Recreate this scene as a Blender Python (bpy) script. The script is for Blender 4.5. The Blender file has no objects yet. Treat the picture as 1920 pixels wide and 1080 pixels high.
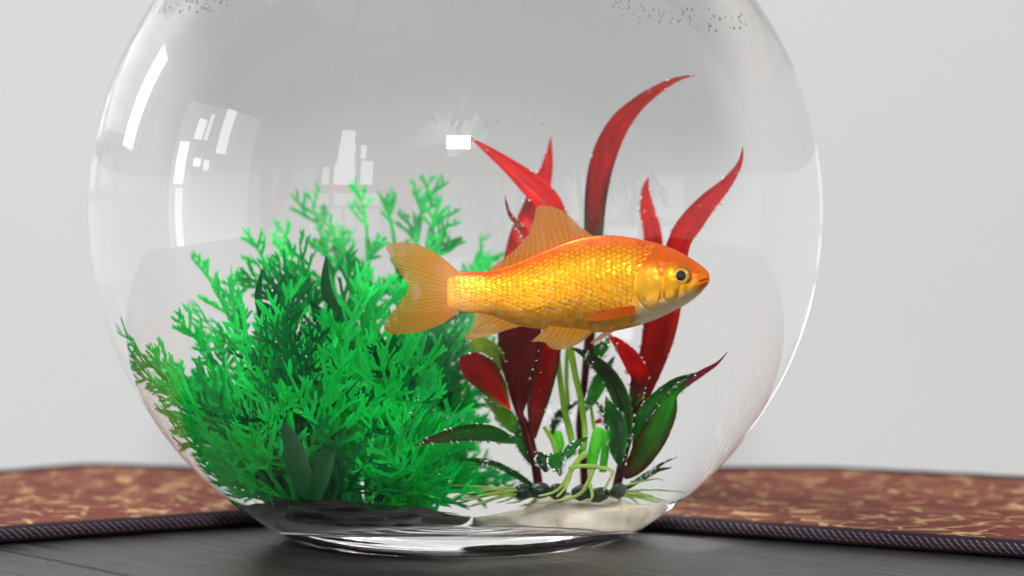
import bpy, bmesh, math, random
from mathutils import Vector, Matrix, noise
random.seed(7)
sc = bpy.context.scene
COL = sc.collection
R = 0.1                    # outer radius of the round bowl, metres
FPX = 4080.0               # focal length in pixels of the 1920 px wide photograph
CX = -0.1515 * R           # axis of the bowl
ZC = 0.893 * R             # centre of the bowl's sphere above the table
RI = 0.958 * R             # inner radius of the glass

# ------------------------------------------------------------------ camera
cam_d = bpy.data.cameras.new("camera"); cam = bpy.data.objects.new("camera", cam_d); COL.objects.link(cam)
cam.location = (0, -6 * R, 0.79 * R)
PITCH = math.atan(70 / FPX)
cam.rotation_euler = (math.pi / 2 - PITCH, 0, 0)
cam_d.sensor_width = 36; cam_d.lens = 36 * FPX / 1920
cam_d.clip_start = 0.01; cam_d.clip_end = 50
cam_d.dof.use_dof = True; cam_d.dof.focus_distance = 0.555; cam_d.dof.aperture_fstop = 9.0
sc.camera = cam

# ------------------------------------------------------------------ light
w = bpy.data.worlds.new("World"); sc.world = w; w.use_nodes = True
bg = w.node_tree.nodes["Background"]
bg.inputs[0].default_value = (0.99, 0.99, 0.985, 1); bg.inputs[1].default_value = 0.66

def area(name, direction, dist, sx, sy, rad, colour=(1, 1, 1), target=(CX, 0, ZC), roll=0):
    d = Vector(direction).normalized()
    l = bpy.data.lights.new(name, 'AREA'); l.shape = 'RECTANGLE'; l.size = sx; l.size_y = sy
    l.energy = rad * math.pi * sx * sy          # radiance -> watts
    l.color = colour
    o = bpy.data.objects.new(name, l); COL.objects.link(o)
    o.location = Vector(target) + d * dist
    o.rotation_euler = d.to_track_quat('Z', 'Y').to_euler()
    return o

# the windows of the room, pane by pane (bars and curtains between the panes stay dark), set where the bowl mirrors them
def mirror_dir(px, py):
    d = (Vector((1, 0, 0)) * ((px - 960) / FPX) + Vector((0, math.sin(PITCH), math.cos(PITCH))) * ((540 - py) / FPX) + Vector((0, math.cos(PITCH), -math.sin(PITCH)))).normalized()
    c = Vector((CX, 0, ZC)); oc = Vector(cam.location) - c; b_ = oc.dot(d); q = b_ * b_ - oc.length_squared + R * R
    p_ = Vector(cam.location) + d * (-b_ - math.sqrt(q)); n_ = (p_ - c).normalized()
    return p_, d - n_ * (2 * d.dot(n_))
def window(yaw_px, dist, panes, colour):
    _, d = mirror_dir(*yaw_px); f = Vector((d.x, d.y, 0)).normalized(); c = Vector((CX, 0, ZC)) + f * dist
    ex = Vector((-f.y, f.x, 0)); ez = Vector((0, 0, 1))
    for x0, y0, x1, y1, rad in panes:
        g = []
        for px, py in ((x0, (y0 + y1) / 2), (x1, (y0 + y1) / 2), ((x0 + x1) / 2, y0), ((x0 + x1) / 2, y1)):
            p_, r = mirror_dir(px, py); t = (c - p_).dot(f) / r.dot(f); h = p_ + r * t - c; g.append((h.dot(ex), h.dot(ez)))
        k = [(g[0][0], g[2][1]), (g[1][0], g[3][1])]
        l = bpy.data.lights.new("window_light", 'AREA'); l.shape = 'RECTANGLE'
        l.size = abs(k[1][0] - k[0][0]); l.size_y = abs(k[1][1] - k[0][1]); l.energy = rad * math.pi * l.size * l.size_y; l.color = colour
        o = bpy.data.objects.new("window_light", l); COL.objects.link(o)
        o.location = c + ex * ((k[0][0] + k[1][0]) / 2) + ez * ((k[0][1] + k[1][1]) / 2)
        o.rotation_euler = f.to_track_quat('Z', 'Y').to_euler()
DAY = (0.95, 0.98, 1.0)
window((400, 250), 1.7, [(368, 222, 384, 262, 5), (389, 212, 396, 264, 4), (414, 202, 433, 290, 5), (330, 264, 348, 345, 6.5), (362, 296, 376, 312, 6), (381, 300, 392, 320, 5), (328, 352, 342, 470, 3)], DAY)
window((655, 320), 2.2, [(640, 244, 666, 270, 4.5), (634, 270.5, 666, 306, 4.5), (626, 306.5, 666, 346, 4), (676, 272, 687, 298, 4.5), (676, 302, 699, 346, 4), (604, 314, 617, 346, 3), (580, 362, 617, 384, 1.5), (626, 362, 666, 384, 1.6), (676, 362, 712, 384, 1.5), (580, 392, 640, 446, 1.0), (648, 392, 712, 446, 1.0)], DAY)
window((395, 330), 2.0, [(318, 196, 466, 480, 1.0)], DAY)      # broad dim panel, added as a net curtain for side light and bright rim
area("window_light", (-0.83, 0.46, 0.31), 2.0, 0.26, 0.55, 4.2, DAY)
LAMP = area("ceiling_and_fill_light", (0.03, -0.94, 0.325), 1.6, 0.18, 0.10, 290.0, (1, 0.985, 0.96))
LAMP.data.cycles.is_caustics_light = True
area("ceiling_and_fill_light", (-0.36, 0.22, 0.90), 1.5, 1.1, 0.7, 10.5, (1, 0.985, 0.96))  # unseen fill added overhead to brighten wall and bowl; its mirror image misses the frame

sc.view_settings.view_transform = 'Standard'; sc.view_settings.look = 'None'
sc.view_settings.exposure = 0.34; sc.view_settings.gamma = 1.0
sc.render.engine = 'CYCLES'
cy = sc.cycles
cy.max_bounces = 24; cy.transmission_bounces = 20; cy.glossy_bounces = 8; cy.diffuse_bounces = 4; cy.transparent_max_bounces = 12
cy.caustics_refractive = True; cy.caustics_reflective = True; cy.blur_glossy = 0.3
cy.sample_clamp_indirect = 12.0; cy.use_denoising = True

# ------------------------------------------------------------------ helpers
def props(o, label=None, cat=None, group=None, kind=None):
    if label: o["label"] = label
    if cat: o["category"] = cat
    if group: o["group"] = group
    if kind: o["kind"] = kind
    return o

def empty(name, loc=(0, 0, 0)):
    o = bpy.data.objects.new(name, None); COL.objects.link(o); o.location = loc; o.empty_display_size = 0.01
    return o

def mesh_obj(name, verts, faces, mat, parent=None, smooth=True, cols=None):
    me = bpy.data.meshes.new(name); me.from_pydata([tuple(v) for v in verts], [], faces); me.update()
    if cols is not None:
        a = me.color_attributes.new("tint", 'FLOAT_COLOR', 'POINT')
        a.data.foreach_set("color", [c for q in cols for c in (q[0], q[1], q[2], 1.0)])
    if smooth: me.polygons.foreach_set("use_smooth", [True] * len(me.polygons))
    if mat: me.materials.append(mat)
    o = bpy.data.objects.new(name, me); COL.objects.link(o)
    if parent is not None: 
        o.parent = parent
        o.matrix_parent_inverse = Matrix.Translation(-Vector(parent.location))
    return o

def new_mat(name):
    m = bpy.data.materials.new(name); m.use_nodes = True
    nt = m.node_tree; return m, nt, nt.nodes["Principled BSDF"], nt.nodes["Material Output"]

def N(nt, kind, **kw):
    n = nt.nodes.new(kind)
    for k, v in kw.items():
        if k in n.inputs: n.inputs[k].default_value = v
        else: setattr(n, k, v)
    return n

def ramp(nt, fac, stops, interp='LINEAR'):
    r = nt.nodes.new('ShaderNodeValToRGB'); r.color_ramp.interpolation = interp
    e = r.color_ramp.elements
    while len(e) < len(stops): e.new(0.5)
    for k, (p, c) in enumerate(stops):
        e[k].position = p; e[k].color = (*c, 1) if len(c) == 3 else c
    nt.links.new(fac, r.inputs[0]); return r.outputs[0]

# ---- pixel of the photograph -> point in the water (the camera's ray is bent by the glass and the water)
CAM = Vector(cam.location); FW = Vector((0, math.cos(PITCH), -math.sin(PITCH))); UP = Vector((0, math.sin(PITCH), math.cos(PITCH)))
CB = Vector((CX, 0, ZC))
def hit(o, d, r):
    oc = o - CB; b = oc.dot(d); c = oc.length_squared - r * r; q = b * b - c
    return None if q < 0 else -b - math.sqrt(q)
def refr(d, n, eta):
    c = -d.dot(n); k = 1 - eta * eta * (1 - c * c)
    return (d * eta + n * (eta * c - math.sqrt(max(k, 0)))).normalized()
def ray(px, py):
    return (Vector((1, 0, 0)) * ((px - 960) / FPX) + UP * ((540 - py) / FPX) + FW).normalized()
def wet(px, py, y):
    """the point at depth y (metres behind the bowl's axis) that shows at pixel (px, py) of the photograph"""
    d = ray(px, py); t = hit(CAM, d, R)
    if t is None:
        s = (y - CAM.y) / d.y; return CAM + d * s
    p = CAM + d * t; d = refr(d, (p - CB).normalized(), 1 / 1.5)
    t = hit(p, d, RI); p = p + d * t; d = refr(d, (p - CB).normalized(), 1.5 / 1.33)
    return p + d * ((y - p.y) / d.y)
def ground(px, py, z=0.0):
    d = ray(px, py); return CAM + d * ((z - CAM.z) / d.z)

def lathe(profile, seg=160, cx=CX):
    vs, fs = [], []
    n = len(profile)
    for k in range(seg):
        a = 2 * math.pi * k / seg
        for r, z in profile: vs.append((cx + r * math.cos(a), r * math.sin(a), z))
    for k in range(seg):
        k2 = (k + 1) % seg
        for i in range(n - 1):
            fs.append((k * n + i, k2 * n + i, k2 * n + i + 1, k * n + i + 1))
    return vs, fs

# ------------------------------------------------------------------ the setting: wall
m_wall, nt, bs, _ = new_mat("painted_wall")
tc = N(nt, 'ShaderNodeTexCoord'); nz = N(nt, 'ShaderNodeTexNoise', Scale=2.0, Detail=3.0); nt.links.new(tc.outputs['Object'], nz.inputs['Vector'])
nt.links.new(ramp(nt, nz.outputs['Fac'], [(0.3, (0.432, 0.433, 0.436)), (0.7, (0.452, 0.453, 0.456))]), bs.inputs['Base Color'])
nf = N(nt, 'ShaderNodeTexNoise', Scale=260.0, Detail=2.0); nt.links.new(tc.outputs['Object'], nf.inputs['Vector'])
bp = N(nt, 'ShaderNodeBump', Strength=0.08, Distance=0.002); nt.links.new(nf.outputs['Fac'], bp.inputs['Height']); nt.links.new(bp.outputs[0], bs.inputs['Normal'])
bs.inputs['Roughness'].default_value = 0.7
WY = 0.38
WX = -0.52      # left end of this wall; a further window of the room stands beyond it
vs = [(WX, WY, -0.75), (1.6, WY, -0.75), (1.6, WY, 1.7), (WX, WY, 1.7), (WX, WY + .1, -0.75), (1.6, WY + .1, -0.75), (1.6, WY + .1, 1.7), (WX, WY + .1, 1.7)]
props(mesh_obj("wall", vs, [(0, 1, 2, 3), (5, 4, 7, 6), (3, 2, 6, 7), (1, 0, 4, 5), (0, 3, 7, 4), (2, 1, 5, 6)], m_wall, smooth=False), kind="structure")

# ------------------------------------------------------------------ table of dark planks
m_tab, nt, bs, _ = new_mat("dark_wood")
tc = N(nt, 'ShaderNodeTexCoord'); mp = N(nt, 'ShaderNodeMapping'); mp.inputs['Scale'].default_value = (6, 160, 20)
nt.links.new(tc.outputs['Object'], mp.inputs[0])
g1 = N(nt, 'ShaderNodeTexNoise', Scale=1.6, Detail=6.0, Roughness=0.65); nt.links.new(mp.outputs[0], g1.inputs['Vector'])
mp2 = N(nt, 'ShaderNodeMapping'); mp2.inputs['Scale'].default_value = (45, 900, 20); nt.links.new(tc.outputs['Object'], mp2.inputs[0])
po = N(nt, 'ShaderNodeTexNoise', Scale=1.3, Detail=2.0); nt.links.new(mp2.outputs[0], po.inputs['Vector'])
pores = ramp(nt, po.outputs['Fac'], [(0.30, (0.12, 0.12, 0.12)), (0.40, (1, 1, 1))])
wood = ramp(nt, g1.outputs['Fac'], [(0.28, (0.006, 0.005, 0.005)), (0.42, (0.018, 0.017, 0.016)), (0.8, (0.038, 0.036, 0.035)), (1.0, (0.05, 0.047, 0.045))])
mu = N(nt, 'ShaderNodeMix', data_type='RGBA', blend_type='MULTIPLY'); mu.inputs[0].default_value = 1.0; nt.links.new(wood, mu.inputs[6]); nt.links.new(pores, mu.inputs[7]); nt.links.new(mu.outputs[2], bs.inputs['Base Color'])
rr = N(nt, 'ShaderNodeMapRange'); rr.inputs[1].default_value = .3; rr.inputs[2].default_value = .7; rr.inputs[3].default_value = .30; rr.inputs[4].default_value = .48
nt.links.new(g1.outputs['Fac'], rr.inputs[0]); nt.links.new(rr.outputs[0], bs.inputs['Roughness'])
bp0 = N(nt, 'ShaderNodeBump', Strength=0.6, Distance=0.0004); nt.links.new(pores, bp0.inputs['Height'])
bp = N(nt, 'ShaderNodeBump', Strength=0.35, Distance=0.0006); nt.links.new(g1.outputs['Fac'], bp.inputs['Height']); nt.links.new(bp0.outputs[0], bp.inputs['Normal']); nt.links.new(bp.outputs[0], bs.inputs['Normal'])
bs.inputs['Specular IOR Level'].default_value = 0.42
p0, p1 = ground(0, 1030), ground(230, 1078)
dv = Vector((p1.x - p0.x, p1.y - p0.y, 0)).normalized(); nv = Vector((-dv.y, dv.x, 0))
if nv.y < 0: nv = -nv
table = props(empty("table", (0, 0, 0)), "dark brown plank table with a matt grain under the bowl and mats", "table")
def clip(poly, keep):
    out = []
    for a, b in zip(poly, poly[1:] + poly[:1]):
        fa, fb = keep(a), keep(b)
        if fa >= 0: out.append(a)
        if fa * fb < 0: out.append(a.lerp(b, fa / (fa - fb)))
    return out
TB = 0.145     # back edge of the table
PWD, GAP = 0.29, 0.0016
for k in range(-5, 6):
    lo = nv.dot(p0) + k * PWD; hi = lo + PWD
    poly = [Vector((-0.75, -0.42, 0)), Vector((0.75, -0.42, 0)), Vector((0.75, TB, 0)), Vector((-0.75, TB, 0))]
    poly = clip(poly, lambda v: nv.dot(v) - lo - GAP / 2); poly = clip(poly, lambda v: hi - GAP / 2 - nv.dot(v)) if len(poly) > 2 else poly
    if len(poly) < 3: continue
    # bevelled board: rim ring 0.8 mm inside and up
    c = sum(poly, Vector()) / len(poly); n = len(poly)
    ins = []
    for v in poly:
        d = (c - v); ins.append(v + d.normalized() * 0.0011)
    vs = [(v.x, v.y, -0.03) for v in poly] + [(v.x, v.y, -0.0009) for v in poly] + [(v.x, v.y, 0.0) for v in ins]
    fs = [tuple(range(n - 1, -1, -1)), tuple(range(2 * n, 3 * n))]
    for i in range(n):
        j = (i + 1) % n
        fs += [(i, j, n + j, n + i), (n + i, n + j, 2 * n + j, 2 * n + i)]
    o = mesh_obj("plank", vs, fs, m_tab, table, smooth=False)
    # turn the mesh so that its own x runs along the board (for the grain)
    ang = math.atan2(dv.y, dv.x); mz = Matrix.Rotation(-ang, 4, 'Z'); off = Matrix.Translation((k * 0.37, 0, 0))
    o.data.transform(off @ mz); o.matrix_basis = (off @ mz).inverted()

# ------------------------------------------------------------------ the glass bowl and its water
def glass_mat(name, ior, tint=(1, 1, 1), spread=0.0):
    m, nt, bs, out = new_mat(name); nt.nodes.remove(bs)
    if spread == 0:
        g = N(nt, 'ShaderNodeBsdfGlass', IOR=ior, Roughness=0.0); g.inputs['Color'].default_value = (*tint, 1)
        nt.links.new(g.outputs[0], out.inputs['Surface'])
    else:                                   # dispersion: red, green and blue bend a little differently
        prev = None
        for k, c in ((-1, (tint[0], 0, 0)), (0, (0, tint[1], 0)), (1, (0, 0, tint[2]))):
            g = N(nt, 'ShaderNodeBsdfGlass', IOR=ior + k * spread, Roughness=0.0); g.inputs['Color'].default_value = (*c, 1)
            if prev is None: prev = g.outputs[0]
            else:
                a = N(nt, 'ShaderNodeAddShader'); nt.links.new(prev, a.inputs[0]); nt.links.new(g.outputs[0], a.inputs[1]); prev = a.outputs[0]
        nt.links.new(prev, out.inputs['Surface'])
    return m
m_glass = glass_mat("clear_glass", 1.5)
m_wet = glass_mat("water_against_glass", 1.33 / 1.5)
m_surf = glass_mat("water_surface", 1.33)
FZ = 0.150 * R                              # floor of the bowl's inside
def floor_z(r):                             # the floor of the inside is a shallow dome
    return FZ + 0.012 * R - 0.045 * R * min(1, (r / (0.45 * R)) ** 2)
WL = ZC + 0.66 * R                          # water level, above the frame
BASE_Z = 0.0004
outer = [(max(0.0001, k_ * 0.005 * R), BASE_Z + R * (0.014 * (1 - (k_ * 0.005 / 0.41) ** 2) + 0.00045 * math.sin(k_ * 0.005 * 2 * math.pi / 0.05))) for k_ in range(0, 82)] + [(0.418 * R, BASE_Z + 0.0001), (0.432 * R, BASE_Z), (0.447 * R, BASE_Z + 0.0001), (0.456 * R, 0.0070 * R), (0.468 * R, 0.0145 * R)]
a0 = math.asin(0.483); a1 = math.pi - math.asin(0.60)
for k in range(61):
    a = a0 + (a1 - a0) * k / 60; outer.append((R * math.sin(a), ZC - R * math.cos(a)))
top = outer[-1][1]
outer += [(0.598 * R, top + 0.03 * R), (0.61 * R, top + 0.07 * R), (0.635 * R, top + 0.10 * R), (0.63 * R, top + 0.12 * R), (0.61 * R, top + 0.115 * R), (0.582 * R, top + 0.07 * R), (0.568 * R, top + 0.03 * R)]
aw = math.acos(-(WL - ZC) / RI); at = math.pi - math.asin(0.566 * R / RI)
for k in range(13):
    a = at + (aw - at) * k / 12; outer.append((RI * math.sin(a), ZC - RI * math.cos(a)))
vs, fs = lathe(outer, 200)
bowl = props(mesh_obj("fish_bowl", vs, fs, m_glass), "round clear glass bowl full of water on the dark table", "fish bowl")
inner = [(max(0.0001, r_ * R), floor_z(r_ * R)) for r_ in (0, .06, .12, .18, .24, .30, .35, .39, .42, .44)] + [(0.462 * R, FZ - 0.030 * R), (0.49 * R, FZ - 0.022 * R)]
af = math.acos((ZC - FZ + 0.004 * R) / RI)
for k in range(61):
    a = af + (aw - af) * k / 60; inner.append((RI * math.sin(a), ZC - RI * math.cos(a)))
ns = len(inner)
inner += [(inner[-1][0] * 0.97, WL - 0.0006), (inner[-1][0] * 0.8, WL - 0.0008), (0.0001, WL - 0.0008)]
vs, fs = lathe(inner, 200)
wo = props(mesh_obj("water", vs, fs, m_wet), kind="structure")
wo.data.materials.append(m_surf)
npf = len(inner) - 1
wo.data.polygons.foreach_set("material_index", [1 if (i % npf) >= ns - 1 else 0 for i in range(len(fs))])

# ------------------------------------------------------------------ woven mats with a dark ribbed binding
m_mat, nt, bs, _ = new_mat("brocade")
tc = N(nt, 'ShaderNodeTexCoord')
mp = N(nt, 'ShaderNodeMapping'); mp.inputs['Scale'].default_value = (82, 118, 1); nt.links.new(tc.outputs['Object'], mp.inputs[0])
dn = N(nt, 'ShaderNodeTexNoise', Scale=0.9, Detail=1.0); nt.links.new(mp.outputs[0], dn.inputs['Vector'])
mx = N(nt, 'ShaderNodeMix', data_type='VECTOR'); mx.inputs[0].default_value = 0.35
nt.links.new(mp.outputs[0], mx.inputs[4]); nt.links.new(dn.outputs['Color'], mx.inputs[5])
vo = N(nt, 'ShaderNodeTexVoronoi', Scale=1.6, feature='DISTANCE_TO_EDGE'); nt.links.new(mx.outputs[1], vo.inputs['Vector'])
big = N(nt, 'ShaderNodeTexNoise', Scale=1.2, Detail=2.0); nt.links.new(mp.outputs[0], big.inputs['Vector'])
ad = N(nt, 'ShaderNodeMath', operation='MULTIPLY_ADD'); ad.inputs[1].default_value = -0.46; nt.links.new(big.outputs['Fac'], ad.inputs[0])
nt.links.new(vo.outputs['Distance'], ad.inputs[2])
mask = ramp(nt, ad.outputs[0], [(0.0, (1, 1, 1)), (0.008, (0, 0, 0))])
of = N(nt, 'ShaderNodeMath', operation='ADD'); of.inputs[1].default_value = 0.200; nt.links.new(ad.outputs[0], of.inputs[0]); nt.links.new(of.outputs[0], mask.node.inputs[0])
wv = N(nt, 'ShaderNodeTexNoise', Scale=900.0, Detail=2.0); nt.links.new(tc.outputs['Object'], wv.inputs['Vector'])
red = ramp(nt, wv.outputs['Fac'], [(0.3, (0.075, 0.013, 0.008)), (0.7, (0.20, 0.042, 0.026))])
tan = ramp(nt, wv.outputs['Fac'], [(0.3, (0.30, 0.16, 0.07)), (0.7, (0.56, 0.36, 0.17))])
mc = N(nt, 'ShaderNodeMix', data_type='RGBA'); nt.links.new(mask, mc.inputs[0]); nt.links.new(tan, mc.inputs[7]); nt.links.new(red, mc.inputs[6])
nt.links.new(mc.outputs[2], bs.inputs['Base Color']); bs.inputs['Roughness'].default_value = 0.75; bs.inputs['Specular IOR Level'].default_value = 0.2
bp = N(nt, 'ShaderNodeBump', Strength=0.6, Distance=0.0006); nt.links.new(wv.outputs['Fac'], bp.inputs['Height'])
wt = N(nt, 'ShaderNodeTexWave', Scale=260.0, Distortion=1.5, Detail=1.0, bands_direction='DIAGONAL'); nt.links.new(tc.outputs['Object'], wt.inputs['Vector'])
b3 = N(nt, 'ShaderNodeBump', Strength=0.5, Distance=0.0005); nt.links.new(wt.outputs['Fac'], b3.inputs['Height']); nt.links.new(b3.outputs[0], bp.inputs['Normal'])
b2 = N(nt, 'ShaderNodeBump', Strength=1.0, Distance=0.0020); nt.links.new(mask, b2.inputs['Height']); nt.links.new(bp.outputs[0], b2.inputs['Normal'])
nt.links.new(b2.outputs[0], bs.inputs['Normal'])
m_bind, nt, bs, _ = new_mat("binding_tape")
bs.inputs['Base Color'].default_value = (0.016, 0.008, 0.013, 1); bs.inputs['Roughness'].default_value = 0.8; bs.inputs['Specular IOR Level'].default_value = 0.2
tc = N(nt, 'ShaderNodeTexCoord'); nz = N(nt, 'ShaderNodeTexNoise', Scale=1500.0); nt.links.new(tc.outputs['Object'], nz.inputs['Vector'])
bp = N(nt, 'ShaderNodeBump', Strength=0.5, Distance=0.0004); nt.links.new(nz.outputs['Fac'], bp.inputs['Height']); nt.links.new(bp.outputs[0], bs.inputs['Normal'])
m_stitch, nt, bs, _ = new_mat("stitch_thread")
bs.inputs['Base Color'].default_value = (0.11, 0.08, 0.11, 1); bs.inputs['Roughness'].default_value = 0.4

def resample(pts, step, closed=True):
    out = []; n = len(pts)
    for i in range(n if closed else n - 1):
        a, b = pts[i], pts[(i + 1) % n]; k = max(1, int((b - a).length / step))
        out += [a.lerp(b, j / k) for j in range(k)]
    if not closed: out.append(pts[-1])
    return out
def round_corners(pts, rad):
    out = []; n = len(pts)
    for i in range(n):
        p, a, b = pts[i], pts[i - 1], pts[(i + 1) % n]
        u = (a - p).normalized() * rad; v = (b - p).normalized() * rad
        for k in range(7):
            t = k / 6; out.append((p + u) * (1 - t) ** 2 + p * 2 * t * (1 - t) + (p + v) * t ** 2)
    return out
def build_mat(outline, label, stitch_range):
    root = props(empty("placemat", outline[0]), label, "placemat", "red and gold placemats beside the bowl")
    ol = resample(round_corners(outline, 0.008), 0.004)
    n = len(ol); c = sum(ol, Vector()) / n
    TH = 0.0040
    def inset(d):
        r = []
        for i in range(n):
            t = (ol[(i + 1) % n] - ol[i - 1]).normalized(); nn = Vector((-t.y, t.x, 0))
            if nn.dot(c - ol[i]) < 0: nn = -nn
            r.append(ol[i] + nn * d)
        return r
    rings = [(0.0026, 0.0006), (0.0030, TH - 0.0006), (0.005, TH - 0.0001), (0.009, TH + 0.0001)]
    vs = []
    for d, z in rings:
        for v in inset(d): vs.append((v.x, v.y, z + 0.0004 * noise.noise(Vector((v.x * 60, v.y * 60, 0)))))
    base = inset(0.009); L = 14
    for k in range(1, L):
        f = 1 - k / L
        for v in base:
            p = c + (v - c) * f; vs.append((p.x, p.y, TH + 0.0002 + 0.0007 * noise.noise(Vector((p.x * 45, p.y * 45, 3)))))
    vs.append((c.x, c.y, TH)); fs = []
    K = len(rings) + L - 1
    for k in range(K - 1):
        for i in range(n):
            j = (i + 1) % n; fs.append((k * n + i, k * n + j, (k + 1) * n + j, (k + 1) * n + i))
    for i in range(n): fs.append(((K - 1) * n + i, (K - 1) * n + (i + 1) % n, len(vs) - 1))
    mesh_obj("woven_field", vs, fs, m_mat, root)
    # binding: a padded, slightly uneven tape wrapped round the edge
    vs, fs = [], []; S = 12
    inn = inset(0.0020)
    for i, v in enumerate(inn):
        t = (ol[(i + 1) % n] - ol[i - 1]).normalized(); nn = Vector((-t.y, t.x, 0))
        if nn.dot(c - v) < 0: nn = -nn
        wob = 1 + 0.07 * noise.noise(v * 90)
        for s in range(S):
            a = 2 * math.pi * s / S
            vs.append(v - nn * (0.0034 * math.cos(a) * wob) + Vector((0, 0, 0.0026 + 0.0023 * math.sin(a) * wob)))
    for i in range(n):
        j = (i + 1) % n
        for s in range(S): fs.append((i * S + s, j * S + s, j * S + (s + 1) % S, i * S + (s + 1) % S))
    bnd = mesh_obj("binding", vs, fs, m_bind, root)
    # slanted stitches along the rolled edge that faces the viewer
    fine = resample(inn, 0.0019); vs, fs = [], []; m = len(fine)
    for i in range(m):
        t = (fine[(i + 1) % m] - fine[i - 1]).normalized(); nn = Vector((-t.y, t.x, 0))
        if nn.dot(c - fine[i]) < 0: nn = -nn
        if nn.y < 0.3: continue
        if t.x < 0: t = -t
        for row in range(3):
            lo_, hi_ = ((0.42, 0.70), (0.06, 0.36), (-0.34, -0.04))[row]
            b = len(vs)
            for k_ in range(4):
                f_ = k_ / 3; aa = hi_ + (lo_ - hi_) * f_
                for wd in (-0.00022, 0.00022):
                    vs.append(fine[i] - nn * (0.00375 * math.cos(aa)) + Vector((0, 0, 0.0026 + 0.0026 * math.sin(aa))) + t * (wd + (f_ - 0.5) * 0.0011 + 0.00095 * (row % 2)))
            for k_ in range(3): fs.append((b + 2 * k_, b + 2 * k_ + 1, b + 2 * k_ + 3, b + 2 * k_ + 2))
    if vs:
        st = mesh_obj("stitching", vs, fs, m_stitch, bnd); props(st, kind="stuff")
    return root
def gp(px, py, z=0.002): 
    v = ground(px, py, z); return Vector((v.x, v.y, 0))
def meet(a, b, x):
    t = (x - a.x) / (b.x - a.x); return a.lerp(b, t)
la, lb = gp(0, 1008), gp(440, 977); lf, lp, lq = gp(0, 885, .004), gp(165, 871, .004), gp(380, 879, .004)
SEAM = CX
left_outline = [la + (la - lb) * 1.6, meet(la, lb, SEAM - 0.0003), meet(lp, lq, SEAM - 0.0003), lp, lf + (lf - lp) * 4.0]
ra, rb = gp(1250, 986), gp(1920, 1036); rf, rp, rq = gp(1920, 896, .004), gp(1535, 877, .004), gp(1340, 879, .004)
right_outline = [rb + (rb - ra) * 1.2, rf + (rf - rp) * 1.4, rp, meet(rp, rq, SEAM + 0.0003), meet(ra, rb, SEAM + 0.0003)]
build_mat(left_outline, "red and gold placemat to the left of the fish bowl", None)
build_mat(right_outline, "red and gold placemat to the right of the fish bowl", None)

# ------------------------------------------------------------------ plastics
def leaf_mat(name, rough=0.35, trans=0.35, spec=0.5):
    m, nt, bs, out = new_mat(name)
    at = N(nt, 'ShaderNodeAttribute', attribute_name="tint")
    nz = N(nt, 'ShaderNodeTexNoise', Scale=350.0, Detail=2.0); tc = N(nt, 'ShaderNodeTexCoord'); nt.links.new(tc.outputs['Object'], nz.inputs['Vector'])
    hv = N(nt, 'ShaderNodeHueSaturation'); nt.links.new(at.outputs['Color'], hv.inputs['Color'])
    mr = N(nt, 'ShaderNodeMapRange'); mr.inputs[3].default_value = 0.75; mr.inputs[4].default_value = 1.25; nt.links.new(nz.outputs['Fac'], mr.inputs[0]); nt.links.new(mr.outputs[0], hv.inputs['Value'])
    nt.links.new(hv.outputs[0], bs.inputs['Base Color']); bs.inputs['Roughness'].default_value = rough; bs.inputs['Specular IOR Level'].default_value = spec
    bp = N(nt, 'ShaderNodeBump', Strength=0.25, Distance=0.0003); nt.links.new(nz.outputs['Fac'], bp.inputs['Height']); nt.links.new(bp.outputs[0], bs.inputs['Normal'])
    tr = N(nt, 'ShaderNodeBsdfTranslucent'); nt.links.new(hv.outputs[0], tr.inputs['Color'])
    ms = N(nt, 'ShaderNodeMixShader'); ms.inputs[0].default_value = trans
    nt.links.new(bs.outputs[0], ms.inputs[1]); nt.links.new(tr.outputs[0], ms.inputs[2]); nt.links.new(ms.outputs[0], out.inputs['Surface'])
    return m
m_green = leaf_mat("green_plastic", 0.42, 0.24, 0.2)
m_leaf = leaf_mat("painted_leaf", 0.36, 0.38, 0.14)

def safe(p, f=0.965):
    """keep a point inside the glass"""
    d = p - CB; L = d.length; lim = RI * f
    if L > lim: p = CB + d * (lim / L)
    if p.z < FZ + 0.0014: p = Vector((p.x, p.y, FZ + 0.0012))
    return p

class MB:
    def __init__(s): s.v = []; s.f = []; s.c = []
    def strip(s, pts, widths, side, cols, fold=0.0, tip=True):
        """a flat blade along pts: three vertices across, the middle raised by fold"""
        b = len(s.v); n = len(pts)
        for i in range(n):
            t = (pts[min(i + 1, n - 1)] - pts[max(i - 1, 0)]).normalized()
            sd = side[i] if isinstance(side, list) else side
            sd = (sd - t * sd.dot(t)).normalized(); nn = t.cross(sd); hw = widths[i] / 2
            s.v += [pts[i] - sd * hw, pts[i] + nn * (fold * hw), pts[i] + sd * hw]
            c = cols[i] if isinstance(cols, list) else cols
            s.c += [c, c, c]
        for i in range(n - 1):
            for k in (0, 1):
                a = b + i * 3 + k; s.f.append((a, a + 1, a + 4, a + 3))
    def tube(s, pts, rads, cols, S=8):
        b = len(s.v); n = len(pts); ref = Vector((0.3, -1, 0.2))
        for i in range(n):
            t = (pts[min(i + 1, n - 1)] - pts[max(i - 1, 0)]).normalized()
            u = t.cross(ref).normalized(); v = t.cross(u)
            for k in range(S):
                a = 2 * math.pi * k / S
                s.v.append(pts[i] + (u * math.cos(a) + v * math.sin(a)) * rads[i]); s.c.append(cols[i] if isinstance(cols, list) else cols)
        for i in range(n - 1):
            for k in range(S): s.f.append((b + i * S + k, b + i * S + (k + 1) % S, b + (i + 1) * S + (k + 1) % S, b + (i + 1) * S + k))
        s.f.append(tuple(b + k for k in range(S - 1, -1, -1))); s.f.append(tuple(b + (n - 1) * S + k for k in range(S)))
    def build(s, name, mat, parent, smooth=True):
        return mesh_obj(name, s.v, s.f, mat, parent, smooth, s.c)

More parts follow.
